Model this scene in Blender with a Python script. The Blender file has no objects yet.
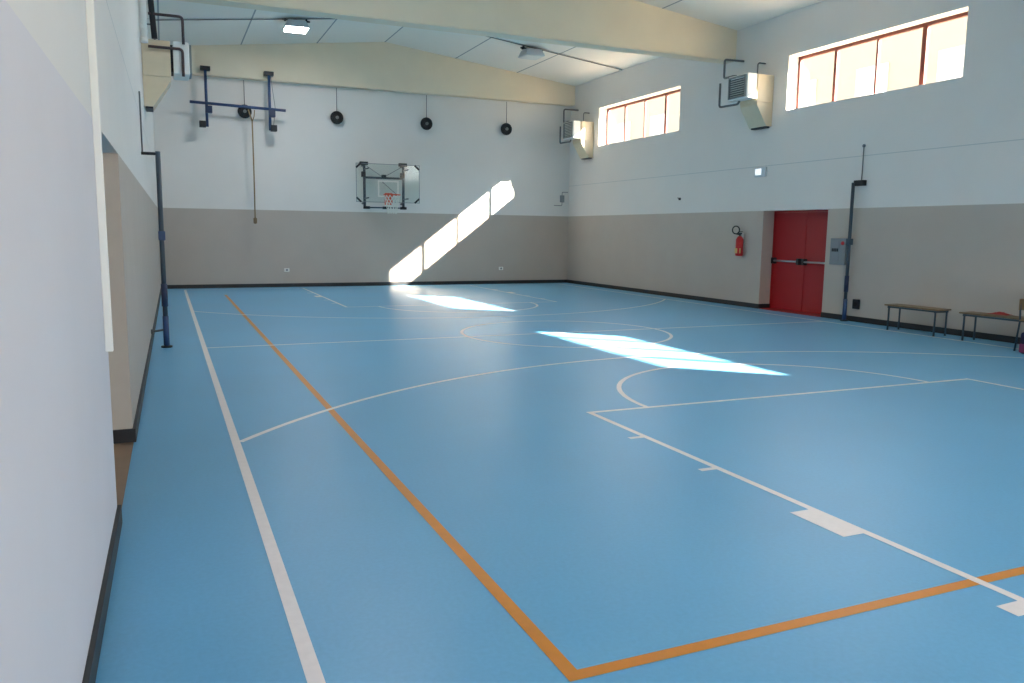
import bpy, bmesh, math, random
from mathutils import Vector, Matrix
random.seed(4)
S = bpy.context.scene
C = S.collection
PI = math.pi

# ------------------------------------------------------------------ materials
def srgb(r, g, b):
    f = lambda c: (c/255/12.92) if c/255 <= .04045 else ((c/255+.055)/1.055)**2.4
    return (f(r), f(g), f(b), 1)

def mat(name, col, rough=.6, metal=0, spec=.5, noise=0, nscale=8, bump=0, bscale=60):
    m = bpy.data.materials.new(name); m.use_nodes = True
    nt = m.node_tree; N = nt.nodes; L = nt.links
    b = N['Principled BSDF']
    b.inputs['Roughness'].default_value = rough; b.inputs['Metallic'].default_value = metal
    b.inputs['Specular IOR Level'].default_value = spec
    tc = N.new('ShaderNodeTexCoord')
    if noise:
        n = N.new('ShaderNodeTexNoise'); n.inputs['Scale'].default_value = nscale; n.inputs['Detail'].default_value = 5
        L.new(tc.outputs['Object'], n.inputs['Vector'])
        r = N.new('ShaderNodeValToRGB')
        r.color_ramp.elements[0].position = .3; r.color_ramp.elements[1].position = .7
        r.color_ramp.elements[0].color = (*[c*(1-noise) for c in col[:3]], 1)
        r.color_ramp.elements[1].color = (*[min(1, c*(1+noise)) for c in col[:3]], 1)
        L.new(n.outputs['Fac'], r.inputs['Fac']); L.new(r.outputs['Color'], b.inputs['Base Color'])
    else:
        b.inputs['Base Color'].default_value = col
    if bump:
        n2 = N.new('ShaderNodeTexNoise'); n2.inputs['Scale'].default_value = bscale; n2.inputs['Detail'].default_value = 3
        L.new(tc.outputs['Object'], n2.inputs['Vector'])
        bp = N.new('ShaderNodeBump'); bp.inputs['Strength'].default_value = bump; bp.inputs['Distance'].default_value = .004
        L.new(n2.outputs['Fac'], bp.inputs['Height']); L.new(bp.outputs['Normal'], b.inputs['Normal'])
    return m

def emis(name, col, strength):
    m = bpy.data.materials.new(name); m.use_nodes = True
    b = m.node_tree.nodes['Principled BSDF']
    b.inputs['Base Color'].default_value = col
    b.inputs['Emission Color'].default_value = col; b.inputs['Emission Strength'].default_value = strength
    return m

def glass(name, tint=(1, 1, 1, 1), refl=.08, rough=.02):
    m = bpy.data.materials.new(name); m.use_nodes = True
    nt = m.node_tree; N = nt.nodes; L = nt.links
    N.remove(N['Principled BSDF'])
    out = N['Material Output']; mx = N.new('ShaderNodeMixShader'); t = N.new('ShaderNodeBsdfTransparent'); g = N.new('ShaderNodeBsdfGlossy')
    t.inputs['Color'].default_value = tint; g.inputs['Roughness'].default_value = rough
    lw = N.new('ShaderNodeLayerWeight'); lw.inputs['Blend'].default_value = .5
    pw = N.new('ShaderNodeMath'); pw.operation = 'POWER'; pw.inputs[1].default_value = 4
    ad = N.new('ShaderNodeMath'); ad.operation = 'MULTIPLY_ADD'; ad.inputs[1].default_value = .7; ad.inputs[2].default_value = refl*.6
    L.new(lw.outputs['Facing'], pw.inputs[0]); L.new(pw.outputs[0], ad.inputs[0]); L.new(ad.outputs[0], mx.inputs[0]); L.new(t.outputs[0], mx.inputs[1]); L.new(g.outputs[0], mx.inputs[2]); L.new(mx.outputs[0], out.inputs[0])
    return m

M = {}
M['white'] = mat('white_wall_paint', srgb(226, 222, 218), .75, noise=.015, nscale=1.2, bump=.15, bscale=40)
M['grey'] = mat('taupe_wall_paint', srgb(186, 174, 164), .6, noise=.025, nscale=1.5, bump=.15, bscale=40)
M['grey_lit'] = mat('taupe_wall_paint_lit', srgb(216, 212, 217), .6, noise=.02, nscale=1.5, bump=.15, bscale=40)  # wall band colour lightened to stand in for light near the camera
M['joint'] = mat('wall_panel_joint', srgb(196, 198, 198), .8)
M['black'] = mat('black_baseboard', srgb(30, 30, 34), .5, noise=.1)
M['ceil'] = mat('ceiling_panel', srgb(236, 231, 222), .75, noise=.02, nscale=.6)
M['seam'] = mat('ceiling_seam', srgb(150, 156, 158), .8)
M['beam'] = mat('beam_concrete', srgb(230, 216, 192), .75, noise=.03, nscale=1.5, bump=.2, bscale=20)
M['red'] = mat('red_door_paint', srgb(165, 18, 26), .45, noise=.03, nscale=3)
M['winframe'] = mat('reddish_brown_frame', srgb(112, 52, 42), .45)
M['glass'] = glass('window_glass', (.95, .97, .96, 1))
M['acrylic'] = glass('clear_acrylic', (.93, .97, .96, 1), rough=.05)
M['wline'] = mat('white_line_paint', srgb(240, 230, 228), .4, noise=.03, nscale=20)
M['oline'] = mat('orange_line_paint', srgb(214, 134, 36), .4, noise=.04, nscale=20)
M['steel'] = mat('brushed_steel', srgb(190, 192, 195), .35, metal=.7)
M['dark'] = mat('dark_metal', srgb(34, 36, 42), .5, metal=.2)
M['charcoal'] = mat('charcoal_tube', srgb(58, 70, 82), .45, metal=.2)
M['blue'] = mat('blue_tube', srgb(44, 70, 112), .45)
M['darkblue'] = mat('dark_blue_tube', srgb(30, 45, 78), .45)
M['rubber'] = mat('black_rubber', srgb(24, 24, 27), .7)
M['hub'] = mat('grey_hub', srgb(120, 120, 120), .5)
M['beige'] = mat('beige_sheet_metal', srgb(222, 206, 178), .5, noise=.02)
M['wmetal'] = mat('white_sheet_metal', srgb(240, 240, 236), .4)
M['louvre'] = mat('grey_louvre', srgb(128, 134, 134), .5)
M['pipe'] = mat('grey_flue_pipe', srgb(112, 112, 114), .5, metal=.2)
M['pipe_dark'] = mat('brown_flue_pipe', srgb(78, 60, 60), .5)
M['rope'] = mat('hemp_rope', srgb(150, 128, 96), .9, noise=.15, nscale=60)
M['wood'] = mat('bench_wood', srgb(128, 104, 74), .5, noise=.15, nscale=9)
M['benchleg'] = mat('bench_leg_paint', srgb(50, 66, 80), .45)
M['extred'] = mat('extinguisher_red', srgb(190, 24, 30), .35)
M['panelgrey'] = mat('grey_plastic', srgb(128, 134, 140), .5)
M['pvc'] = mat('white_plastic', srgb(238, 236, 230), .5)
M['orange'] = mat('orange_rim_paint', srgb(222, 88, 52), .45)
M['net'] = mat('white_net', srgb(225, 225, 215), .8)
M['label'] = mat('yellowish_label', srgb(216, 180, 110), .6)
M['lamp_on'] = emis('lit_lamp_panel', (1, .98, .95, 1), 30)
M['lamp_off'] = mat('unlit_lamp_panel', srgb(206, 214, 212), .4)
M['lamp_body'] = mat('lamp_housing', srgb(190, 198, 206), .5)
M['sign'] = emis('lit_emergency_cover', (.95, .98, 1, 1), .35)
M['tan'] = mat('tan_passage_floor', srgb(150, 122, 100), .5, noise=.06, nscale=5)
M['jamb'] = mat('beige_passage_wall', srgb(196, 184, 172), .7, noise=.02)
M['facade'] = mat('cream_facade', srgb(126, 115, 98), .8, noise=.03, nscale=2)
M['facade_w'] = mat('pale_facade', srgb(160, 156, 150), .8)
M['facade_g'] = mat('grey_band', srgb(88, 82, 76), .8)
M['pave'] = mat('pale_paving', srgb(226, 206, 172), .9, noise=.08, nscale=2)
M['asphalt'] = mat('grey_asphalt', srgb(104, 108, 116), .9, noise=.1, nscale=6)
M['bag'] = mat('dark_blue_cloth', srgb(34, 32, 66), .8)
M['bagm'] = mat('magenta_cloth', srgb(140, 60, 96), .8)
M['redcloth'] = mat('red_cloth', srgb(168, 62, 62), .9)

def floor_mat():
    m = mat('blue_sports_floor', srgb(92, 152, 192), .38, spec=.5)
    nt = m.node_tree; N = nt.nodes; L = nt.links; b = N['Principled BSDF']
    tc = N['Texture Coordinate']
    n1 = N.new('ShaderNodeTexNoise'); n1.inputs['Scale'].default_value = .7; n1.inputs['Detail'].default_value = 4
    n2 = N.new('ShaderNodeTexNoise'); n2.inputs['Scale'].default_value = 45; n2.inputs['Detail'].default_value = 4
    for n in (n1, n2): L.new(tc.outputs['Object'], n.inputs['Vector'])
    mx = N.new('ShaderNodeMath'); mx.operation = 'MULTIPLY_ADD'; mx.inputs[1].default_value = .5
    L.new(n1.outputs['Fac'], mx.inputs[0])
    m2 = N.new('ShaderNodeMath'); m2.operation = 'MULTIPLY'; m2.inputs[1].default_value = .5
    L.new(n2.outputs['Fac'], m2.inputs[0]); L.new(m2.outputs[0], mx.inputs[2])
    r = N.new('ShaderNodeValToRGB'); r.color_ramp.elements[0].position = .35; r.color_ramp.elements[1].position = .65
    r.color_ramp.elements[0].color = srgb(98, 166, 208); r.color_ramp.elements[1].color = srgb(108, 178, 220)
    L.new(mx.outputs[0], r.inputs['Fac']); L.new(r.outputs['Color'], b.inputs['Base Color'])
    rr = N.new('ShaderNodeMapRange'); rr.inputs['To Min'].default_value = .3; rr.inputs['To Max'].default_value = .46
    L.new(mx.outputs[0], rr.inputs['Value']); L.new(rr.outputs[0], b.inputs['Roughness'])
    bp = N.new('ShaderNodeBump'); bp.inputs['Strength'].default_value = .12; bp.inputs['Distance'].default_value = .003
    L.new(n2.outputs['Fac'], bp.inputs['Height']); L.new(bp.outputs['Normal'], b.inputs['Normal'])
    return m
M['floor'] = floor_mat()

# ------------------------------------------------------------------ mesh helpers
def box(bm, x0, x1, y0, y1, z0, z1, mi=0, bev=0):
    vs = [bm.verts.new((x, y, z)) for z in (z0, z1) for (x, y) in ((x0, y0), (x1, y0), (x1, y1), (x0, y1))]
    fs = [(3, 2, 1, 0), (4, 5, 6, 7), (0, 1, 5, 4), (1, 2, 6, 5), (2, 3, 7, 6), (3, 0, 4, 7)]
    ff = []
    for f in fs:
        a = bm.faces.new([vs[i] for i in f]); a.material_index = mi; ff.append(a)
    if bev:
        es = list({e for f in ff for e in f.edges})
        r = bmesh.ops.bevel(bm, geom=es, offset=bev, segments=2, profile=.5, affect='EDGES')
        for f in r['faces']: f.material_index = mi
    return vs

def tube(bm, pts, r, n=10, mi=0, closed=False, caps=True):
    pts = [Vector(p) for p in pts]; rings = []; m = len(pts); prev = None
    for i, p in enumerate(pts):
        if closed: a = pts[i-1]; b = pts[(i+1) % m]
        else: a = pts[max(0, i-1)]; b = pts[min(m-1, i+1)]
        t = (b-a).normalized()
        if prev is None:
            u = t.orthogonal().normalized()
        else:
            u = (prev - t*prev.dot(t)).normalized()
        prev = u; v = t.cross(u)
        rr = r[i] if isinstance(r, (list, tuple)) else r
        # widen at corners
        rings.append([bm.verts.new(p+(u*math.cos(2*PI*k/n)+v*math.sin(2*PI*k/n))*rr) for k in range(n)])
    rng = range(m if closed else m-1)
    for i in rng:
        A = rings[i]; B = rings[(i+1) % m]
        for k in range(n):
            f = bm.faces.new((A[k], A[(k+1) % n], B[(k+1) % n], B[k])); f.material_index = mi; f.smooth = True
    if caps and not closed:
        f = bm.faces.new(list(reversed(rings[0]))); f.material_index = mi
        f = bm.faces.new(rings[-1]); f.material_index = mi

def bent(pts, rad=.05, seg=5):
    """round the inner corners of a polyline"""
    P = [Vector(p) for p in pts]; out = [P[0]]
    for i in range(1, len(P)-1):
        a = (P[i-1]-P[i]); b = (P[i+1]-P[i]); r = min(rad, a.length*.45, b.length*.45)
        A = P[i]+a.normalized()*r; B = P[i]+b.normalized()*r
        for s in range(seg+1):
            t = s/seg; out.append(A*(1-t)**2+P[i]*2*t*(1-t)+B*t*t)
    out.append(P[-1]); return out

def disc(bm, c, axis, r, th, n=24, mi=0):
    a = Vector(axis).normalized(); c = Vector(c)
    tube(bm, [c-a*th/2, c+a*th/2], r, n, mi)

def obj(name, bm, mats, parent=None, smooth=False, loc=None, rz=0):
    me = bpy.data.meshes.new(name)
    bmesh.ops.recalc_face_normals(bm, faces=bm.faces[:])
    bm.to_mesh(me); bm.free()
    o = bpy.data.objects.new(name, me); C.objects.link(o)
    if not isinstance(mats, (list, tuple)): mats = [mats]
    for m in mats: me.materials.append(m)
    if parent: o.parent = parent
    if loc: o.location = loc
    if rz: o.rotation_euler.z = rz
    if smooth:
        for p in me.polygons: p.use_smooth = True
    return o

def part(name, m, parent, fn):
    bm = bmesh.new(); fn(bm); return obj(name, bm, m, parent)

def struct(name, bm, m, parent=None):
    o = obj(name, bm, m, parent)
    if not parent: o['kind'] = 'structure'
    return o

def thing(name, label, cat, loc=(0, 0, 0), rz=0, group=None):
    o = bpy.data.objects.new(name, None); C.objects.link(o)
    o.empty_display_size = .1; o.location = loc; o.rotation_euler = (0, 0, rz)
    o['label'] = label; o['category'] = cat
    if group: o['group'] = group
    return o

def tag(o, label, cat, group=None):
    o['label'] = label; o['category'] = cat
    if group: o['group'] = group
    return o

def copy_tree(root, label=None):
    r = root.copy(); C.objects.link(r)
    if label: r['label'] = label
    for ch in list(root.children):
        c = ch.copy(); C.objects.link(c); c.parent = r
        for g in list(ch.children):
            d = g.copy(); C.objects.link(d); d.parent = c
    return r

# ------------------------------------------------------------------ room numbers (metres)
XR, YB, YF, WT = 5.97, 22.50, -.80, .36
EAVE, RIDGE = 6.05, 6.76
WZ = 2.1
GH = 3.0
def cz(x): return RIDGE-(RIDGE-EAVE)*abs(x)/6.0
def xl(y): return -6.13+.0085*(y-3)          # the left wall stands very slightly out of square

# ---- floor, with its painted lines
bm = bmesh.new()
v = box(bm, -6.3, 6.5, YF-.3, YB+.3, -.12, 0)
for q in v:
    if q.co.x < 0: q.co.x = -6.13+.0085*(q.co.y-3)+.004
def poly(pts, z, mi):
    f = bm.faces.new([bm.verts.new((x, y, z)) for x, y in pts]); f.material_index = mi
    f.normal_update()
    if f.normal.z < 0: f.normal_flip()
LZ = [0]
def rect(x0, x1, y0, y1, mi=1):
    LZ[0] += .00002
    poly([(x0, y0), (x1, y0), (x1, y1), (x0, y1)], (.0022 if mi == 1 else .0012)+LZ[0], mi)
def arc(cx, cy, r, a0, a1, mi=1, w=.05, z=.0022):
    n = max(12, int(abs(a1-a0)*r*8))
    for i in range(n):
        p = a0+(a1-a0)*i/n; q = a0+(a1-a0)*(i+1)/n
        poly([(cx+(r-w/2)*math.cos(p), cy+(r-w/2)*math.sin(p)), (cx+(r+w/2)*math.cos(p), cy+(r+w/2)*math.sin(p)),
              (cx+(r+w/2)*math.cos(q), cy+(r+w/2)*math.sin(q)), (cx+(r-w/2)*math.cos(q), cy+(r-w/2)*math.sin(q))], z, mi)
LC = 10.965
SX = 5.40
for s in (-1, 1):
    rect(min(s*SX-.03, s*SX+.03), max(s*SX-.03, s*SX+.03), 0, 2*LC)
rect(-SX, SX, -.03, .03); rect(-SX, SX, 2*LC-.03, 2*LC+.03)
rect(-SX, SX, LC-.025, LC+.025)
arc(0, LC, 1.66, 0, 2*PI)
R3 = 6.847; th = math.acos((SX-.03)/R3)
arc(0, 1.575, R3, th, PI-th, z=.0018)
arc(0, 2*LC-1.575, R3, -(PI-th), -th, z=.0018)
for far in (0, 1):
    Y = (lambda v: v) if not far else (lambda v: 2*LC-v)
    def rr(x0, x1, a, b):
        rect(x0, x1, min(Y(a), Y(b)), max(Y(a), Y(b)))
    rr(-2.45, 2.45, 5.75, 5.80)
    for s in (-1, 1):
        rr(min(s*2.45, s*2.40), max(s*2.45, s*2.40), 0, 5.8)
        for a, b, w in ((1.75, 1.85, .14), (2.70, 3.10, .14), (3.95, 4.0, .12), (4.85, 4.90, .12)):
            x0, x1 = (s*2.44, s*(2.45+w)); rr(min(x0, x1), max(x0, x1), a, b)
    if far: arc(0, Y(5.78), 1.75, -PI, 0)
    else: arc(0, Y(5.78), 1.82, 0, PI)
VX, V0, V1 = 4.54, 2.057, 20.06
rect(-VX-.03, -VX+.03, V0-.03, V1, 2); 
rect(-VX, VX, V0-.03, V0+.03, 2)
o = struct('floor', bm, [M['floor'], M['wline'], M['oline']])

# ---- wall builder: a slab with openings, cut on a grid so the paint bands are real faces
def wall_grid(name, axis, inner, outer, u0, u1, top, holes, bands, hole_mat=0, warp=None):
    """axis 'x': wall plane x=inner, u is y ; axis 'y': plane y=inner, u is x. top(u)->z ; bands [(z, material)...] from below"""
    bm = bmesh.new()
    us = sorted({u0, u1, *[h[0] for h in holes], *[h[1] for h in holes]} | ({0} if axis == 'y' else set()))
    zs = sorted({0, *[h[2] for h in holes if h[2] > 0], *[h[3] for h in holes], *[b[0] for b in bands[:-1]]})
    zs = [z for z in zs]; NZ = len(zs)
    def P(u, k, side):
        z = zs[k] if k < NZ else top(u)
        w = inner if side == 0 else outer
        x, y = (w, u) if axis == 'x' else (u, w)
        if warp: x = warp(x, y)
        return (x, y, z)
    def inhole(i, k):
        uc = (us[i]+us[i+1])/2; z0 = zs[k]; z1 = zs[k+1] if k+1 < NZ else 99
        return any(h[0] < uc < h[1] and h[2] <= z0+1e-6 and z1 <= h[3]+1e-6 for h in holes)
    def bm_mat(z):
        for b, m in bands:
            if z < b-1e-6: return m
        return bands[-1][1]
    def quad(a, b, c, d, mi):
        f = bm.faces.new([bm.verts.new(p) for p in (a, b, c, d)]); f.material_index = mi
    nU = len(us)-1; nZ = NZ
    for i in range(nU):
        for k in range(nZ):
            if inhole(i, k): continue
            mi = bm_mat(zs[k])
            for side in (0, 1):
                quad(P(us[i], k, side), P(us[i+1], k, side), P(us[i+1], k+1, side), P(us[i], k+1, side), mi)
            for (di, dk) in ((-1, 0), (1, 0), (0, -1), (0, 1)):
                j, l = i+di, k+dk
                outside = j < 0 or j >= nU or l < 0 or l >= nZ
                if outside or inhole(j, l):
                    if di: 
                        u = us[i] if di < 0 else us[i+1]
                        quad(P(u, k, 0), P(u, k, 1), P(u, k+1, 1), P(u, k+1, 0), mi)
                    else:
                        kk = k if dk < 0 else k+1
                        quad(P(us[i], kk, 0), P(us[i+1], kk, 0), P(us[i+1], kk, 1), P(us[i], kk, 1), mi)
    bmesh.ops.remove_doubles(bm, verts=bm.verts[:], dist=1e-5)
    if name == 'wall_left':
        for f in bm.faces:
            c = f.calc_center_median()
            if c.z < WZ and c.y < OY0-.01: f.material_index = 3  # near lower band takes the colour with brightness painted in
    return struct(name, bm, [M['grey'], M['white'], M['joint'], M['grey_lit']])

SILL, HEAD = 4.12, 5.20
OY0, OY1 = 4.30, 6.13
WINS = [(8.95, 12.92), (16.66, 20.69), (1.25, 5.22)]
DY0, DY1, DZ = 11.60, 13.43, WZ
bands = [(WZ, 0), (3.035, 1), (3.05, 2), (99, 1)]
wall_grid('wall_right', 'x', XR, XR+WT, YF, YB, lambda u: EAVE+.03, [(a, b, SILL, HEAD) for a, b in WINS]+[(DY0, DY1, 0, DZ)], bands)
OY0, OY1 = 4.30, 6.13                                   # doorless opening in the left wall
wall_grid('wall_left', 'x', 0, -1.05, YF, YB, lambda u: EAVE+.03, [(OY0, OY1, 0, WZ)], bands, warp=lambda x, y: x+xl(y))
wall_grid('wall_back', 'y', YB, YB+.3, -6.6, XR+WT, lambda u: cz(u)+.03, [], [(WZ, 0), (99, 1)])
wall_grid('wall_front', 'y', YF, YF-.3, -7.3, XR+WT, lambda u: cz(u)+.03, [(-5.3, .9, 0, GH)], [(WZ, 0), (99, 1)])

# ---- passage behind the left opening
bm = bmesh.new(); box(bm, -8.3, xl(5)+.3, OY0-.6, OY1+.4, -.10, -.004); struct('floor_passage', bm, M['tan'])
bm = bmesh.new(); box(bm, -8.3, -8.2, OY0-.6, OY1+.4, 0, 2.5); box(bm, -8.2, -7.17, OY0-.6, OY0-.5, 0, 2.5); box(bm, -8.2, -7.17, OY1+.3, OY1+.4, 0, 2.5); box(bm, -8.2, -7.17, OY0-.6, OY1+.4, 2.5, 2.55)
struct('wall_passage', bm, M['jamb'])
# beige lining of the far jamb
bm = bmesh.new(); box(bm, xl(OY1)-1.0, xl(OY1)-.002, OY1-.012, OY1-.001, 0, WZ-.002); struct('trim_1', bm, M['jamb'])

# ---- ceiling
bm = bmesh.new()
for s in (-1, 1):
    pts = [(0, RIDGE), (s*6.6, cz(6.6))]
    v = [bm.verts.new((x, y, z+dz)) for dz in (0, .15) for (x, z) in pts for y in (YF-.4, YB+.4)]
    for f in ((0, 1, 3, 2), (4, 5, 7, 6), (0, 2, 6, 4), (1, 3, 7, 5), (2, 3, 7, 6)):
        bm.faces.new([v[i] for i in f])
for x in (-5.75, -3.8, -1.86, 0, 2.07, 4.0):
    for w in [.018]:
        a = [bm.verts.new((x+dx, y, cz(x+dx)-.003)) for dx, y in ((-w, YF), (w, YF), (w, YB), (-w, YB))]
        f = bm.faces.new(a); f.material_index = 1
for y in (3.6, 11.1, 19.35):
    for s in (-1, 1):
        a = [bm.verts.new((x, yy, cz(x)-.004)) for x, yy in ((0, y-.012), (s*6, y-.012), (s*6, y+.012), (0, y+.012))]
        f = bm.faces.new(a); f.material_index = 1
struct('ceiling', bm, [M['ceil'], M['seam']])

# ---- beams across the hall
def beam(name, y0, y1, zb):
    bm = bmesh.new()
    xs = [xl(y0)+.0, 0, XR]
    front = [(xs[0], zb), (xs[2], zb), (xs[2], cz(xs[2])), (0, cz(0)), (xs[0], cz(xs[0]))]
    a = [bm.verts.new((x, y0, z)) for x, z in front]; b = [bm.verts.new((x, y1, z)) for x, z in front]
    bm.faces.new(a); bm.faces.new(list(reversed(b)))
    for i in range(5): bm.faces.new((a[i], a[(i+1) % 5], b[(i+1) % 5], b[i]))
    es = [e for e in bm.edges if all(abs(v.co.z-zb) < 1e-4 for v in e.verts) and abs(e.verts[0].co.x-e.verts[1].co.x) > 1]
    bmesh.ops.bevel(bm, geom=es, offset=.02, segments=2, affect='EDGES')
    return struct(name, bm, M['beam'])
beam('trim_2', 14.60, 14.98, 5.40)
beam('trim_3', 22.22, YB, 5.48)
beam('trim_4', 6.85, 7.23, 5.40)

# ---- baseboards
def board(name, segs):
    bm = bmesh.new()
    for (x0, x1, y0, y1) in segs:
        box(bm, x0, x1, y0, y1, 0, .10)
    return struct(name, bm, M['black'])
board('baseboard_back', [(-5.95, XR, YB-.02, YB)])
bm = bmesh.new()
box(bm, XR-.02, XR, DY1, YB-.02, 0, .10); box(bm, XR-.02, XR, YF, DY0, 0, .10); box(bm, XR, XR+.34, DY1-.02, DY1, 0, .10); box(bm, XR, XR+.34, DY0, DY0+.02, 0, .10)
struct('baseboard_right', bm, M['black'])
bm = bmesh.new()
def lbox(bm, y0, y1, w=.02, h=.10):
    vs = [bm.verts.new((xl(y)+d, y, z)) for z in (0, h) for (d, y) in ((0, y0), (w, y0), (w, y1), (0, y1))]
    for f in ((3, 2, 1, 0), (4, 5, 6, 7), (0, 1, 5, 4), (1, 2, 6, 5), (2, 3, 7, 6), (3, 0, 4, 7)): bm.faces.new([vs[i] for i in f])
lbox(bm, YF, OY0-.02); lbox(bm, OY1+.02, YB-.02)
box(bm, xl(OY1)-1.0, xl(OY1)+.02, OY1-.032, OY1+.02, 0, .10)
box(bm, xl(OY0)-1.0, xl(OY0)+.02, OY0-.02, OY0+.02, 0, .10)
struct('baseboard_left', bm, M['black'])

# ------------------------------------------------------------------ windows in the right wall
def window(name, y0, y1):
    r = bpy.data.objects.new(name, None); C.objects.link(r); r['kind'] = 'structure'; r.location = (XR+.29, y0, SILL)
    L = y1-y0; H = HEAD-SILL
    bm = bmesh.new()
    t = .05
    box(bm, -.03, .03, 0, L, H-t*1.2, H); box(bm, -.03, .03, 0, L, 0, t*.8)
    box(bm, -.03, .03, 0, t, t*.8, H-t*1.2); box(bm, -.03, .03, L-t, L, t*.8, H-t*1.2)
    obj('window_frame', bm, M['winframe'], r)
    ys = [0, L*.25, L*.5, L*.75, L]
    for i, w in ((1, .045), (2, .020), (3, .032)):
        bm = bmesh.new(); box(bm, -.028, .028, ys[i]-w, ys[i]+w, t*.8, H-t*1.2); obj('mullion', bm, M['winframe'], r)
    for i in range(4):
        bm = bmesh.new(); f = bm.faces.new([bm.verts.new(p) for p in ((0, ys[i]+.002, .03), (0, ys[i+1]-.002, .03), (0, ys[i+1]-.002, H-.05), (0, ys[i]+.002, H-.05))])
        obj('window_pane', bm, M['glass'], r)
    return r
for i, (a, b) in enumerate(WINS): window('window_%d' % (i+1), a, b)

# added unseen glazed entrance behind the camera, lets extra light into the foreground
gd = bpy.data.objects.new('window_4', None); C.objects.link(gd); gd['kind'] = 'structure'; gd.location = (-5.3, YF-.2, 0)
bm = bmesh.new(); NB = 5; PW = 6.2/NB
for k in range(NB+1): box(bm, max(0, k*PW-.03), min(6.2, k*PW+.03), -.03, .03, .005, GH-.005)
for k in range(NB):
    x = k*PW+.031; x1 = (k+1)*PW-.031
    box(bm, x, x1, -.03, .03, GH-.07, GH-.005); box(bm, x, x1, -.03, .03, .005, .07); box(bm, x, x1, -.03, .03, 2.1, 2.16)
obj('window_frame', bm, M['winframe'], gd)
for k in range(NB):
    x = k*PW+.03; x1 = (k+1)*PW-.03
    bm = bmesh.new(); bm.faces.new([bm.verts.new(p) for p in ((x, 0, .07), (x1, 0, .07), (x1, 0, GH-.07), (x, 0, GH-.07))]); obj('window_pane', bm, M['glass'], gd)

# added unseen porch roof on two posts, blocks direct sun at that entrance
bm = bmesh.new(); box(bm, -6.8, 7.0, YF-.3-4.6, YF-.3, 3.3, 3.5); struct('added_porch_roof', bm, M['facade_w'])
for x in (-6.6, 6.8):
    bm = bmesh.new(); box(bm, x-.08, x+.08, YF-4.5, YF-4.34, -.15, 3.3); struct('added_porch_post', bm, M['facade_w'])

# ------------------------------------------------------------------ red double door in its recess
d = bpy.data.objects.new('door_1', None); C.objects.link(d); d['kind'] = 'structure'; d.location = (XR+.33, DY0, 0)
DW = DY1-DY0
bm = bmesh.new(); box(bm, -.035, .03, 0, .035, 0, DZ); box(bm, -.035, .03, DW-.035, DW, 0, DZ); box(bm, -.035, .03, .035, DW-.035, DZ-.035, DZ); obj('door_frame', bm, M['red'], d)
mid = .90
for (a, b) in ((.037, mid-.003), (mid+.003, DW-.037)):
    bm = bmesh.new(); box(bm, -.02, .028, a, b, .012, DZ-.037, bev=.003)
    lf = obj('door_leaf', bm, M['red'], d)
    bm = bmesh.new(); c = (a+b)/2
    tube(bm, [(-.10, a+.09, 1.045), (-.10, b-.09, 1.045)], .02, 12); obj('push_bar', bm, M['steel'], lf)
    for e in (a+.07, b-.07):
        bm = bmesh.new(); box(bm, -.125, -.02, e-.035, e+.035, .98, 1.11, bev=.008); obj('latch_box', bm, M['dark'], lf)
bm = bmesh.new(); box(bm, -.03, -.0201, mid-.03, mid+.03, .012, DZ-.04); obj('meeting_strip', bm, M['red'], d)
bm = bmesh.new(); box(bm, -.34, .03, .02, DW-.02, 0.0005, .010); obj('red_reflection_slab', bm, M['red'], d)  # thin red slab standing in for the door's faint reflection

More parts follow.
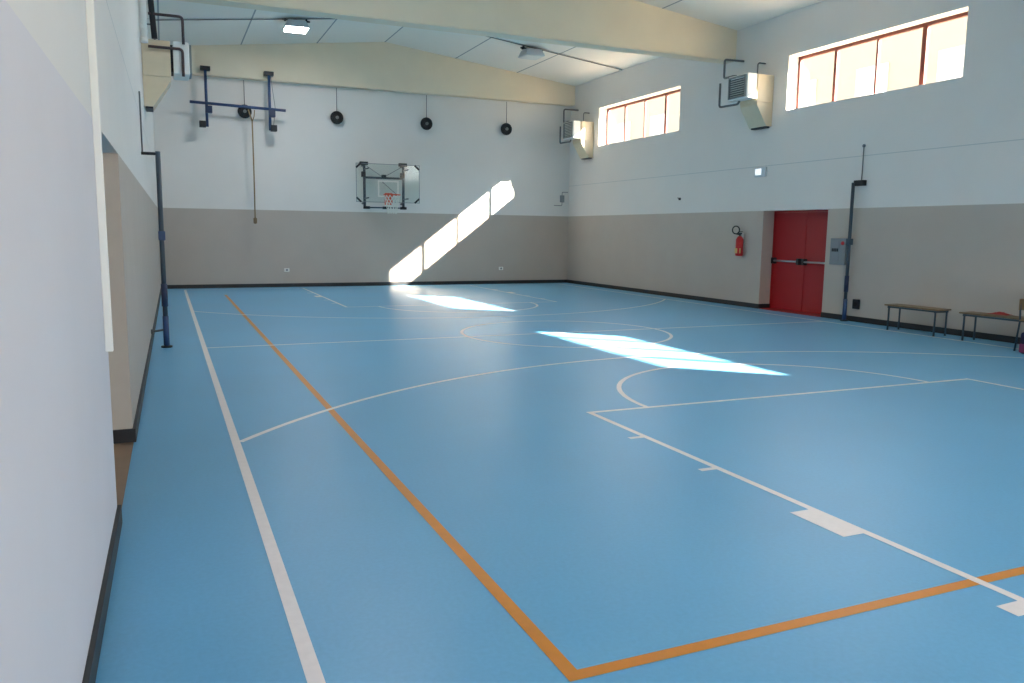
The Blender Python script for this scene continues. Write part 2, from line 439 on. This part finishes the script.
# ------------------------------------------------------------------ heaters
def make_heater(label, side, y0, z0, top_pts, low_pts, flue=None, dark=False):
    """side +1: on the right wall. local x axis points from the wall into the room"""
    s = -side
    wx = XR if side > 0 else xl(y0)
    t = thing('unit_heater', label, 'heater', (wx, y0, z0), 0, 'gas unit heaters high on the side walls')
    X = lambda a, b: (min(s*a, s*b), max(s*a, s*b))
    # plenum against the wall: box with a chute tapering down
    bm = bmesh.new(); x0, x1 = X(0, .42); box(bm, x0, x1, 0, .55, 0, .56, bev=.01); obj('plenum', bm, M['beige'], t)
    bm = bmesh.new()
    prof = [(0, -.002), (s*.41, -.002), (s*.41, -.06), (s*.14, -.47), (0, -.47)]
    a = [bm.verts.new((x, .01, z)) for x, z in prof]; b = [bm.verts.new((x, .54, z)) for x, z in prof]
    bm.faces.new(a); bm.faces.new(list(reversed(b)))
    for i in range(5): bm.faces.new((a[i], a[(i+1) % 5], b[(i+1) % 5], b[i]))
    obj('chute', bm, M['beige'], t)
    bm = bmesh.new(); x0, x1 = X(.02, .13); box(bm, x0, x1, .05, .5, -.50, -.47); obj('outlet_grille', bm, M['dark'], t)
    # body standing in front of the plenum
    bm = bmesh.new(); x0, x1 = X(.46, .70); box(bm, x0, x1, -.02, .60, .06, .56, bev=.015); body = obj('body', bm, M['wmetal'], t)
    bm = bmesh.new(); x0, x1 = X(.42, .46); box(bm, x0, x1, .08, .48, .10, .52); obj('spacer', bm, M['dark'], t)
    bm = bmesh.new()
    x0, x1 = X(.70, .735)
    box(bm, x0, x1, .02, .05, .09, .53); box(bm, x0, x1, .53, .56, .09, .53); box(bm, x0, x1, .05, .53, .09, .12); box(bm, x0, x1, .05, .53, .50, .53)
    for k in range(8):
        z = .135+k*.045
        v = [bm.verts.new(p) for p in ((s*.705, .05, z+.03), (s*.735, .05, z), (s*.735, .53, z), (s*.705, .53, z+.03))]; bm.faces.new(v)
        v = [bm.verts.new(p) for p in ((s*.703, .05, z+.026), (s*.733, .05, z-.004), (s*.733, .53, z-.004), (s*.703, .53, z+.026))]; bm.faces.new(v)
    obj('louvre', bm, M['louvre'], body)
    pm = M['pipe_dark'] if dark else M['pipe']
    for nm, pts, r in (('upper_pipe', top_pts, .023), ('lower_pipe', low_pts, .023)):
        bm = bmesh.new(); tube(bm, bent(pts, .06), r, 10); obj(nm, bm, pm, t)
    if flue:
        bm = bmesh.new(); tube(bm, flue, .045, 12); obj('flue', bm, M['dark'], t)
    bm = bmesh.new(); tube(bm, bent([(s*.2, .3, .56), (s*.2, .3, .85), (s*.0, .3, .85)], .06), .014, 8); obj('gas_pipe', bm, M['pipe'], t)
    return t
# local coordinates from the wall foot point (x towards the room is negative on the right wall)
make_heater('gas heater high on right wall between the two windows, with beige chute and white body', 1, 13.32, 4.32,
            [(-.50, .50, .56), (-.50, .66, .62), (-.50, 1.02, .62), (-.50, 1.02, 1.02), (-.02, .98, 1.02)],
            [(-.55, .40, .06), (-.55, .45, .0), (-.62, .98, .0), (-.62, .98, .50)])
make_heater('gas heater high in the far right corner, its white side lit by the sun', 1, 20.98, 4.28,
            [(-.50, .50, .56), (-.50, .66, .62), (-.50, 1.0, .62), (-.50, 1.0, 1.02), (-.02, .98, 1.02)],
            [(-.55, .40, .06), (-.55, .45, .0), (-.62, .98, .0), (-.62, .98, .50)])
make_heater('gas heater high on left wall at the picture edge, beige with brown pipes', -1, 14.05, 3.98,
            [(.12, -.04, .94), (.62, -.04, .94), (.62, -.04, .52)],
            [(.10, -.05, .44), (.60, -.05, .44), (.60, -.05, .02)],
            flue=[(.20, -.02, .57), (.16, -.02, 1.26)], dark=True)

# ------------------------------------------------------------------ ceiling lamps and their cable conduit
def make_lamp(label, x, y, on):
    t = thing('ceiling_lamp', label, 'ceiling lamp', (x, y, cz(x)), 0, 'square lamps under the roof')
    tilt = math.atan((RIDGE-EAVE)/6)*(1 if x < 0 else -1)
    bm = bmesh.new()
    a = [bm.verts.new((sx*.20, sy*.20, -.07)) for sx, sy in ((-1, -1), (1, -1), (1, 1), (-1, 1))]
    b = [bm.verts.new((sx*.27, sy*.27, -.24)) for sx, sy in ((-1, -1), (1, -1), (1, 1), (-1, 1))]
    bm.faces.new(a); bm.faces.new(list(reversed(b)))
    for i in range(4): bm.faces.new((a[i], a[(i+1) % 4], b[(i+1) % 4], b[i]))
    obj('housing', bm, M['lamp_body'], t)
    bm = bmesh.new(); box(bm, -.24, .24, -.24, .24, -.262, -.241, bev=.004); p = obj('diffuser', bm, M['lamp_on'] if on else M['lamp_off'], t)
    bm = bmesh.new(); tube(bm, [(-.32, -.02, -.045), (.32, -.02, -.045)], .02, 8); box(bm, -.26, -.22, -.05, .05, -.07, -.0); box(bm, .22, .26, -.05, .05, -.07, -.0)
    obj('bracket', bm, M['dark'], t)
    if on:
        l = bpy.data.lights.new('lamp_light', 'AREA'); l.shape = 'SQUARE'; l.size = .46; l.energy = LAMP_W; l.color = (.95, .96, 1)
        lo = bpy.data.objects.new('lamp_light', l); C.objects.link(lo); lo.parent = t; lo.location = (0, 0, -.27)
    return t
LAMP_W = 12
make_lamp('lit square lamp on the ceiling between the two beams, left slope', -2.82, 19.45, True)
make_lamp('unlit square lamp on the ceiling between the two beams, right slope', 3.2, 19.45, False)
LAMP_W = 13  # the next two lamps are out of view, added as fill light
make_lamp('added unseen square fill lamp on the left roof slope nearest the camera', -1.3, 2.9, True)
make_lamp('added unseen square fill lamp on the left roof slope over the middle of the court', -2.82, 11.2, True)
bm = bmesh.new()
xs = [-5.9, -3, 0, 3, 5.9]
tube(bm, [(x, 19.35, cz(x)-.03) for x in xs], .012, 8)
tag(obj('electrical_conduit', bm, M['pipe']), 'thin conduit running across the ceiling through both square lamps', 'conduit')

# ------------------------------------------------------------------ volleyball posts
def make_post(label, side, x, y):
    t = thing('volleyball_post', label, 'volleyball post', (x, y, 0), 0, 'volleyball posts by the side walls')
    s = side
    bm = bmesh.new(); tube(bm, [(0, 0, .02), (0, 0, 2.56)], .031, 14); obj('pole', bm, M['charcoal'], t)
    bm = bmesh.new(); disc(bm, (0, 0, .012), (0, 0, 1), .07, .02); obj('base_plate', bm, M['dark'], t)
    bm = bmesh.new(); tube(bm, [(0, 0, .03), (0, 0, .42)], .037, 14); obj('sleeve', bm, M['blue'], t)
    bm = bmesh.new(); tube(bm, [(0, 0, .55), (0, 0, .85)], .04, 14); obj('collar', bm, M['darkblue'], t)
    bm = bmesh.new(); box(bm, -.04, .045, -.05, .05, 1.42, 1.54, bev=.01); obj('winch', bm, M['blue'] if s < 0 else M['charcoal'], t)
    bm = bmesh.new(); w = (XR-x-.004) if s > 0 else (x-xl(y)-.004)
    tube(bm, [(0, 0, 2.53), (s*w, 0, 2.53)], .02, 8)
    obj('wall_arm', bm, M['dark'], t)
    if s > 0:
        bm = bmesh.new(); box(bm, .0, w, -.21, -.0, 2.50, 2.60, bev=.008); obj('lock_box', bm, M['dark'], t)
        bm = bmesh.new(); tube(bm, [(w-.015, -.1, 2.6), (w-.015, -.1, 3.22)], .009, 8); disc(bm, (w-.015, -.1, 3.22), (1, 0, 0), .03, .02, 12); obj('hook_rod', bm, M['pipe'], t)
    else:
        bm = bmesh.new(); tube(bm, [(-w+.015, 0, 2.55), (-w+.015, 0, 3.3)], .010, 8); obj('hook_rod', bm, M['pipe'], t)
        bm = bmesh.new(); tube(bm, [(-.16, -.01, .22), (-.02, -.01, .24)], .014, 8); disc(bm, (-.17, -.01, .22), (1, 0, 0), .03, .03, 10); obj('crank', bm, M['pipe'], t)
    return t
make_post('dark metal volleyball post standing against the left wall', -1, -5.86, 11.2)
make_post('dark metal volleyball post beside the red door', 1, 5.86, 10.92)

# ------------------------------------------------------------------ rope frame, pulleys, rope
t = thing('gymnastics_frame', 'blue tube frame hanging from the back beam at upper left', 'gymnastics frame', (-3.92, 22.1, 4.47))
for px in (-.78, .78):
    bm = bmesh.new(); box(bm, px-.12, px+.12, -.06, .12, 1.10, 1.2, bev=.01); br = obj('beam_bracket', bm, M['dark'], t)
    bm = bmesh.new(); tube(bm, [(px, 0, 1.12), (px, 0, -.30)], .036, 12); obj('upright', bm, M['blue'], t)
    bm = bmesh.new(); box(bm, px-.03, px+.13, -.11, .05, .04, .22, bev=.012); obj('clamp', bm, M['darkblue'], t)
    q = -.1 if px < 0 else .1
    bm = bmesh.new(); box(bm, px+q-.09, px+q+.07, -.07, .09, -.32, -.16, bev=.012); obj('foot_pad', bm, M['dark'], t)
bm = bmesh.new(); tube(bm, [(-1.18, -.045, .29), (1.18, -.045, .23)], .036, 12); obj('crossbar', bm, M['blue'], t)
bm = bmesh.new(); tube(bm, [(.82, 0, 1.1), (.92, -.02, .25), (.86, 0, -.2)], .007, 6); obj('cord', bm, M['pipe'], t)

def make_pulley(label, x):
    t = thing('pulley_wheel', label, 'pulley', (x, 22.36, 4.65), 0, 'round black pulleys hung on rods from the back beam')
    bm = bmesh.new()
    n = 28
    tube(bm, [(math.cos(2*PI*k/n)*.125, 0, math.sin(2*PI*k/n)*.125) for k in range(n)], .055, 10, closed=True)
    disc(bm, (0, 0, 0), (0, 1, 0), .12, .04, 24); obj('wheel', bm, M['rubber'], t)
    bm = bmesh.new(); disc(bm, (0, -.0, 0), (0, 1, 0), .045, .12, 16); obj('hub', bm, M['hub'], t)
    bm = bmesh.new(); tube(bm, [(0, 0, .17), (0, 0, .795)], .010, 8); obj('rod', bm, M['pipe'], t)
    return t
make_pulley('black round pulley on a rod, behind the blue frame crossbar', -3.75)
make_pulley('black round pulley on a rod, between the blue frame and the basketball hoop', -1.33)
make_pulley('black round pulley on a rod, just above right of the basketball hoop', 1.24)
make_pulley('black round pulley on a rod, nearest the right corner', 3.74)
bm = bmesh.new()
tube(bm, [(-.09, 0, 2.92), (-.02, 0, 2.70), (0, 0, 2.62), (.005, 0, 1.5), (0, 0, .12)], .018, 8)
tube(bm, [(.07, .0, 2.92), (.05, 0, 2.75), (.0, 0, 2.62)], .012, 8)
r = obj('climbing_rope', bm, M['rope']); r.location = (-3.60, 22.04, 1.74)
tag(r, 'long beige rope hanging down from the blue frame on the back wall', 'rope')
bm = bmesh.new(); tube(bm, [(0, 0, -.02), (0, 0, .0), (0, 0, .12), (0, 0, .15)], [.02, .045, .05, .02], 12); obj('end_weight', bm, M['wood'], r)

# ------------------------------------------------------------------ basketball hoop
t = thing('basketball_hoop', 'wall mounted basketball hoop with clear backboard on the back wall', 'basketball hoop', (-.07, YB, 2.225))
FY = -.28
for px in (-.55, .57):
    bm = bmesh.new(); tube(bm, [(px, FY, .02), (px, FY, 1.2)], .038, 12); obj('upright', bm, M['charcoal'], t)
    bm = bmesh.new(); tube(bm, [(px, FY, 1.17), (px, -.004, 1.17)], .03, 10); obj('wall_arm', bm, M['charcoal'], t)
    bm = bmesh.new(); tube(bm, [(px, FY, .12), (px, -.004, .12)], .03, 10); obj('wall_arm', bm, M['charcoal'], t)
    bm = bmesh.new(); box(bm, px-.13, px+.1, FY-.06, FY+.05, 1.17, 1.26, bev=.012); obj('top_bracket', bm, M['dark'], t)
    bm = bmesh.new(); box(bm, px-.085, px+.03, FY-.06, FY+.05, .84, .99, bev=.015); obj('hinge', bm, M['dark'], t)
bm = bmesh.new(); tube(bm, [(-.55, FY, .83), (.57, FY, .83)], .032, 10); obj('crossbar', bm, M['charcoal'], t)
bm = bmesh.new(); box(bm, -.06, .07, FY-.04, FY+.04, .83, .92, bev=.01); obj('crossbar_knob', bm, M['dark'], t)
bm = bmesh.new(); tube(bm, [(-.55, FY-.02, 0), (.57, FY-.02, 0)], .02, 8); obj('lower_bar', bm, M['charcoal'], t)
for px in (-.5, .05, .56):
    bm = bmesh.new(); box(bm, px-.09, px+.09, FY-.07, FY+.02, -.04, .035, bev=.015); obj('bumper', bm, M['rubber'], t)
for a, b in (((-.5, 1.15), (-.05, .86)), ((.52, 1.15), (.08, .9)), ((-.05, .72), (.40, .35))):
    bm = bmesh.new(); tube(bm, [(a[0], FY-.03, a[1]), (b[0], FY-.03, b[1])], .008, 6); obj('brace', bm, M['pipe'], t)
BY = -.78                                   # the board stands forward of the wall frame
bm = bmesh.new(); box(bm, -.9, .9, BY-.006, BY+.006, .13, 1.18); bd = obj('backboard', bm, M['acrylic'], t)
bm = bmesh.new()
for (x0, x1, z0, z1) in ((-.9, .9, .13, .145), (-.9, .9, 1.165, 1.18), (-.9, -.885, .13, 1.18), (.885, .9, .13, 1.18)):
    box(bm, x0, x1, BY-.012, BY-.0065, z0, z1)
obj('board_edge', bm, M['panelgrey'], bd)
bm = bmesh.new()
for (x0, x1, z0, z1) in ((-.295, .295, .28, .32), (-.295, .295, .69, .73), (-.295, -.255, .32, .69), (.255, .295, .32, .69)):
    box(bm, x0, x1, BY-.010, BY-.0065, z0, z1)
obj('target_square', bm, M['pvc'], bd)
for sx, sz in ((1, 1), (1, -1), (-1, 1), (-1, -1)):
    cx = sx*.86; cz0 = .655+sz*.49
    bm = bmesh.new()
    tube(bm, [(cx+sx*.03, BY, cz0-sz*.09), (cx-sx*.10, BY, cz0+sz*.03)], .026, 8); obj('corner_pad', bm, M['dark'], bd)
for px in (-.55, .57):
    for z in (.25, 1.05):
        bm = bmesh.new(); tube(bm, [(px, FY, z), (px, BY+.006, z)], .018, 8); obj('strut', bm, M['charcoal'], t)
bm = bmesh.new()
n = 32; ZR = .33; rc = BY-.40
tube(bm, [(math.cos(2*PI*k/n)*.225, rc+math.sin(2*PI*k/n)*.225, ZR) for k in range(n)], .014, 8, closed=True)
box(bm, -.06, .06, BY-.19, BY-.02, ZR-.03, ZR+.01); rim = obj('rim', bm, M['orange'], t)
bm = bmesh.new()
box(bm, -.11, .11, BY-.03, BY-.0105, ZR-.26, ZR+.06, bev=.006)
box(bm, -.08, -.065, BY-.17, BY-.03, ZR-.10, ZR-.0); box(bm, .065, .08, BY-.17, BY-.03, ZR-.10, ZR-.0); obj('rim_bracket', bm, M['orange'], rim)
bm = bmesh.new()
rows = 7; cols = 12
def npnt(i, k):
    f = i/(rows-1); r = .222-.10*f**.7; a = 2*PI*(k+.5*(i % 2))/cols
    return (math.cos(a)*r, rc+math.sin(a)*r, ZR-.01-.50*f)
for i in range(rows-1):
    for k in range(cols):
        tube(bm, [npnt(i, k), npnt(i+1, k)], .009, 5, caps=False)
        tube(bm, [npnt(i, k), npnt(i+1, k-1 if i % 2 == 0 else k+1)], .009, 5, caps=False)
obj('net', bm, M['net'], rim)

# ------------------------------------------------------------------ fire extinguisher
t = thing('fire_extinguisher', 'red fire extinguisher with black hose hung left of the red door', 'fire extinguisher', (XR-.10, 14.04, 1.12))
bm = bmesh.new(); tube(bm, [(0, 0, 0), (0, 0, .02), (0, 0, .36), (0, 0, .41), (0, 0, .44)], [.07, .085, .085, .06, .03], 20); obj('cylinder', bm, M['extred'], t)
bm = bmesh.new(); box(bm, -.091, -.083, -.04, .04, .06, .17); box(bm, -.06, -.03, -.083, -.078, .06, .17); obj('instruction_label', bm, M['label'], t)
bm = bmesh.new(); tube(bm, [(0, 0, .44), (0, 0, .49)], .02, 10); box(bm, -.02, .02, -.05, .03, .48, .51); box(bm, -.015, .015, -.07, .03, .525, .54); obj('valve', bm, M['dark'], t)
bm = bmesh.new(); pts = []
for k in range(15):
    a = -PI*.35+k/14*PI*1.75
    pts.append((-.02, .12+.12*math.cos(a), .57+.085*math.sin(a)))
pts = [(0, .02, .47)]+pts
tube(bm, pts, .014, 8); obj('hose', bm, M['rubber'], t)
bm = bmesh.new(); box(bm, .085, .10, -.03, .03, .1, .5); obj('wall_bracket', bm, M['steel'], t)

# ---- emergency light, sockets, electrical panel
t = thing('emergency_light', 'small rectangular emergency light on upper right wall above the red door', 'emergency light', (XR, 13.56, 2.82))
bm = bmesh.new(); box(bm, -.05, 0, -.17, .17, 0, .2, bev=.008); obj('housing', bm, M['lamp_body'], t)
bm = bmesh.new(); box(bm, -.062, -.05, -.05, .13, .04, .17, bev=.004); obj('cover', bm, M['sign'], t)
t = thing('switch_panel', 'grey electrical panel on the wall between red door and post', 'electrical panel', (XR, 11.24, 1.04))
bm = bmesh.new(); box(bm, -.06, 0, -.19, .19, 0, .50, bev=.006); obj('housing', bm, M['panelgrey'], t)
bm = bmesh.new(); box(bm, -.066, -.06, -.04, .16, .04, .46, bev=.003); obj('cover', bm, M['panelgrey'], t)
for k in range(4):
    bm = bmesh.new(); box(bm, -.072, -.0661, -.02+k*.042, .01+k*.042, .25, .31); obj('breaker', bm, M['dark'], t)
bm = bmesh.new(); disc(bm, (-.06, -.12, .41), (1, 0, 0), .035, .03, 16); obj('stop_button', bm, M['extred'], t)
t = thing('power_socket', 'black socket box low on the right wall next to the volleyball post', 'socket', (XR, 10.74, .24))
bm = bmesh.new(); box(bm, -.05, 0, -.07, .07, 0, .18, bev=.01); obj('housing', bm, M['dark'], t)
bm = bmesh.new(); disc(bm, (-.053, 0, .09), (1, 0, 0), .04, .012, 16); obj('cover', bm, M['rubber'], t)
for x, lb in ((-2.76, 'small white wall outlet low on back wall below the hanging rope side'), (3.66, 'small white wall outlet low on back wall right of the sun patch')):
    t = thing('wall_outlet', lb, 'outlet', (x, YB, .42), 0, 'white outlets low on the back wall')
    bm = bmesh.new(); box(bm, -.07, .07, -.03, 0, 0, .10, bev=.006); obj('housing', bm, M['pvc'], t)
    bm = bmesh.new(); disc(bm, (0, -.032, .05), (0, 1, 0), .03, .008, 14); obj('socket_face', bm, M['panelgrey'], t)
t = thing('junction_box', 'small grey junction box with cables on back wall near right corner', 'junction box', (5.72, YB, 2.43))
bm = bmesh.new(); box(bm, -.07, .07, -.05, 0, .1, .32, bev=.008); obj('housing', bm, M['panelgrey'], t)
bm = bmesh.new(); tube(bm, bent([(0, -.02, .32), (0, -.02, .42), (.2, -.02, .42)], .04), .01, 8); obj('cable', bm, M['pipe'], t)
bm = bmesh.new(); tube(bm, bent([(0, -.02, .1), (-.0, -.02, .0), (-.28, -.02, .0)], .04), .01, 8); obj('cable', bm, M['pipe'], t)
t = thing('wall_hook', 'tiny dark hook on the upper right wall under the far window', 'hook', (XR, 16.5, 2.42))
bm = bmesh.new(); box(bm, -.015, 0, -.04, .04, 0, .06, bev=.004); obj('plate', bm, M['dark'], t)
bm = bmesh.new(); tube(bm, bent([(-.01, 0, .03), (-.06, 0, .03), (-.06, 0, .07)], .02), .008, 8); obj('pin', bm, M['dark'], t)

# ---- white duct on the near left wall edge, pipe further along
bm = bmesh.new(); box(bm, 0, .035, 0, .035, 0, 4.7, bev=.004)
o = obj('cable_duct', bm, M['pvc']); o.location = (xl(4.13), 4.13, .96)
tag(o, 'narrow white vertical duct on the near left wall beside the opening', 'duct')
bm = bmesh.new(); tube(bm, [(0, 0, 0), (0, 0, 1.62)], .05, 14); tube(bm, [(-.05, 0, .2), (.0, 0, .2)], .055, 12); tube(bm, [(0, 0, -.02), (0, 0, .04)], .058, 14)
o = obj('vent_pipe', bm, M['pvc']); o.location = (xl(13.3)+.06, 13.3, 4.35)
tag(o, 'short white vertical pipe high on left wall before the heater', 'pipe')

# ------------------------------------------------------------------ benches
def make_bench(label, y0, y1):
    """seat runs along y; local origin at the middle foot"""
    L = y1-y0
    t = thing('gym_bench', label, 'bench', (5.60, y0, 0), 0, 'wooden benches along the right wall')
    for k in range(3):
        bm = bmesh.new(); box(bm, -.155+k*.105, -.055+k*.105, 0, L, .415, .44, bev=.004); obj('seat_slat', bm, M['wood'], t)
    for y in (.06, L-.08):
        for x in (-.13, .13):
            bm = bmesh.new(); tube(bm, [(x, y, .0), (x, y, .38)], .015, 10); obj('leg', bm, M['benchleg'], t)
        bm = bmesh.new(); box(bm, -.15, .15, y-.015, y+.015, .38, .414); obj('cross_rail', bm, M['benchleg'], t)
    bm = bmesh.new(); box(bm, -.145, -.12, .075, L-.095, .385, .41); box(bm, .12, .145, .075, L-.095, .385, .41); obj('side_rail', bm, M['benchleg'], t)
    return t
make_bench('low wooden bench nearer the volleyball post, with nothing on it', 8.62, 9.66)
make_bench('low wooden bench farther right with a small red cloth on it', 7.14, 8.25)
bm = bmesh.new()
n = 10
g = [[bm.verts.new((-.10+.2*i/n, -.16+.32*j/n, .008+.03*math.exp(-((i/n-.5)**2+(j/n-.5)**2)*7)*(1+.4*math.sin(i*1.7+j)))) for j in range(n+1)] for i in range(n+1)]
for i in range(n):
    for j in range(n): bm.faces.new((g[i][j], g[i+1][j], g[i+1][j+1], g[i][j+1]))
lo = [[bm.verts.new((v.co.x, v.co.y, 0)) for v in (row[0], row[-1])] for row in g]
o = obj('folded_cloth', bm, M['redcloth'], smooth=True); o.location = (5.62, 7.70, .441)
tag(o, 'small red cloth lying on the seat of the right bench', 'cloth')

# ---- chair and bag at the right picture edge
t = thing('school_chair', 'dark chair at the right picture edge in front of the bench', 'chair', (5.36, 6.89, 0), 0)
for x in (-.19, .19):
    bm = bmesh.new(); tube(bm, [(x, -.2, 0), (x, -.18, .43)], .013, 8); obj('leg', bm, M['benchleg'], t)
    bm = bmesh.new(); tube(bm, [(x, .24, 0), (x, .2, .43), (x, .22, .72)], .013, 8); obj('rear_leg', bm, M['benchleg'], t)
bm = bmesh.new(); box(bm, -.21, .21, -.21, .20, .43, .45, bev=.006); obj('seat', bm, M['wood'], t)
bm = bmesh.new(); box(bm, -.21, .21, .205, .225, .58, .74, bev=.008); obj('backrest', bm, M['wood'], t)
bm = bmesh.new()
box(bm, -.08, .08, -.10, .10, 0, .30, bev=.035)
o = obj('shoulder_bag', bm, M['bag']); o.location = (5.05, 6.84, 0)
tag(o, 'dark blue bag with magenta pocket standing on floor by the chair', 'bag')
bm = bmesh.new(); box(bm, -.105, -.075, -.08, .08, .02, .14, bev=.012); obj('pocket', bm, M['bagm'], o)
bm = bmesh.new(); tube(bm, [(0, -.06, .29), (0, -.05, .34), (0, .05, .34), (0, .06, .29)], .012, 8); obj('handle', bm, M['bag'], o)

# ------------------------------------------------------------------ outside
bm = bmesh.new(); box(bm, XR+WT+.02, 60, -40, 70, -.4, -.15); struct('ground_outside', bm, M['pave'])
bm = bmesh.new(); box(bm, -30, XR+WT+.02, -40, YF-.32, -.4, -.15); struct('dark_ground_outside', bm, M['asphalt'])  # unseen ground, made dark so less warm light bounces into the entrance
t = thing('neighbouring_building', 'pale cream building outside, seen through both right windows', 'building', (26, 14, -.15))
bm = bmesh.new(); box(bm, 0, 8, -16, 62, 0, 12.2); obj('wall', bm, M['facade'], t)
bm = bmesh.new(); box(bm, -.25, 8.2, -16.2, 62.2, 12.2, 12.5); obj('cornice', bm, M['facade_g'], t)
for k in range(15):
    y = -13+k*4.6
    bm = bmesh.new(); box(bm, -.06, .02, y, y+1.9, 8.3, 9.9); w = obj('shutter', bm, M['facade_w'], t)
bm = bmesh.new(); box(bm, -.05, 0, -16, 62, 7.6, 7.75); obj('string_course', bm, M['facade_g'], t)

# ------------------------------------------------------------------ light
sd = Vector((-1.295, 1.23, -1.0)).normalized()
l = bpy.data.lights.new('sun', 'SUN'); l.energy = 30.0; l.angle = .012; l.color = (1, .91, .76)
so = bpy.data.objects.new('sun', l); C.objects.link(so); so.rotation_euler = sd.to_track_quat('-Z', 'Y').to_euler(); so.location = (20, -5, 15)
w = bpy.data.worlds.new('sky'); S.world = w; w.use_nodes = True
nt = w.node_tree; bg = nt.nodes['Background']
tc = nt.nodes.new('ShaderNodeTexCoord'); sp = nt.nodes.new('ShaderNodeSeparateXYZ'); rp = nt.nodes.new('ShaderNodeValToRGB')
nt.links.new(tc.outputs['Generated'], sp.inputs[0]); nt.links.new(sp.outputs['Z'], rp.inputs['Fac'])
rp.color_ramp.elements[0].position = 0; rp.color_ramp.elements[0].color = (.98, .97, .95, 1)
rp.color_ramp.elements[1].position = .6; rp.color_ramp.elements[1].color = (.84, .90, 1.0, 1)
nt.links.new(rp.outputs['Color'], bg.inputs['Color'])
bg.inputs['Strength'].default_value = 3.4

# ------------------------------------------------------------------ camera
yaw, pit, rol = .40924, .136164, .012158
f = Vector((math.sin(yaw)*math.cos(pit), math.cos(yaw)*math.cos(pit), -math.sin(pit)))
ri = Vector((math.cos(yaw), -math.sin(yaw), 0)); up = ri.cross(f)
r2 = ri*math.cos(rol)+up*math.sin(rol); u2 = -ri*math.sin(rol)+up*math.cos(rol)
cam = bpy.data.cameras.new('camera'); co = bpy.data.objects.new('camera', cam); C.objects.link(co)
mw = Matrix(((r2.x, u2.x, -f.x, -5.8225), (r2.y, u2.y, -f.y, -.306), (r2.z, u2.z, -f.z, 1.5794), (0, 0, 0, 1)))
co.matrix_world = mw
cam.sensor_width = 36; cam.lens = 797.02/1024*36; cam.clip_start = .02; cam.clip_end = 300
S.camera = co

S.view_settings.view_transform = 'Standard'; S.view_settings.look = 'None'
S.view_settings.gamma = 1; S.view_settings.use_curve_mapping = False
S.view_settings.exposure = 1.2
cy = S.cycles
cy.max_bounces = 16; cy.diffuse_bounces = 10; cy.glossy_bounces = 4; cy.transparent_max_bounces = 16
cy.use_denoising = True
try: cy.denoiser = 'OPENIMAGEDENOISE'
except Exception: pass
cy.caustics_reflective = False; cy.caustics_refractive = False
cy.sample_clamp_indirect = 8
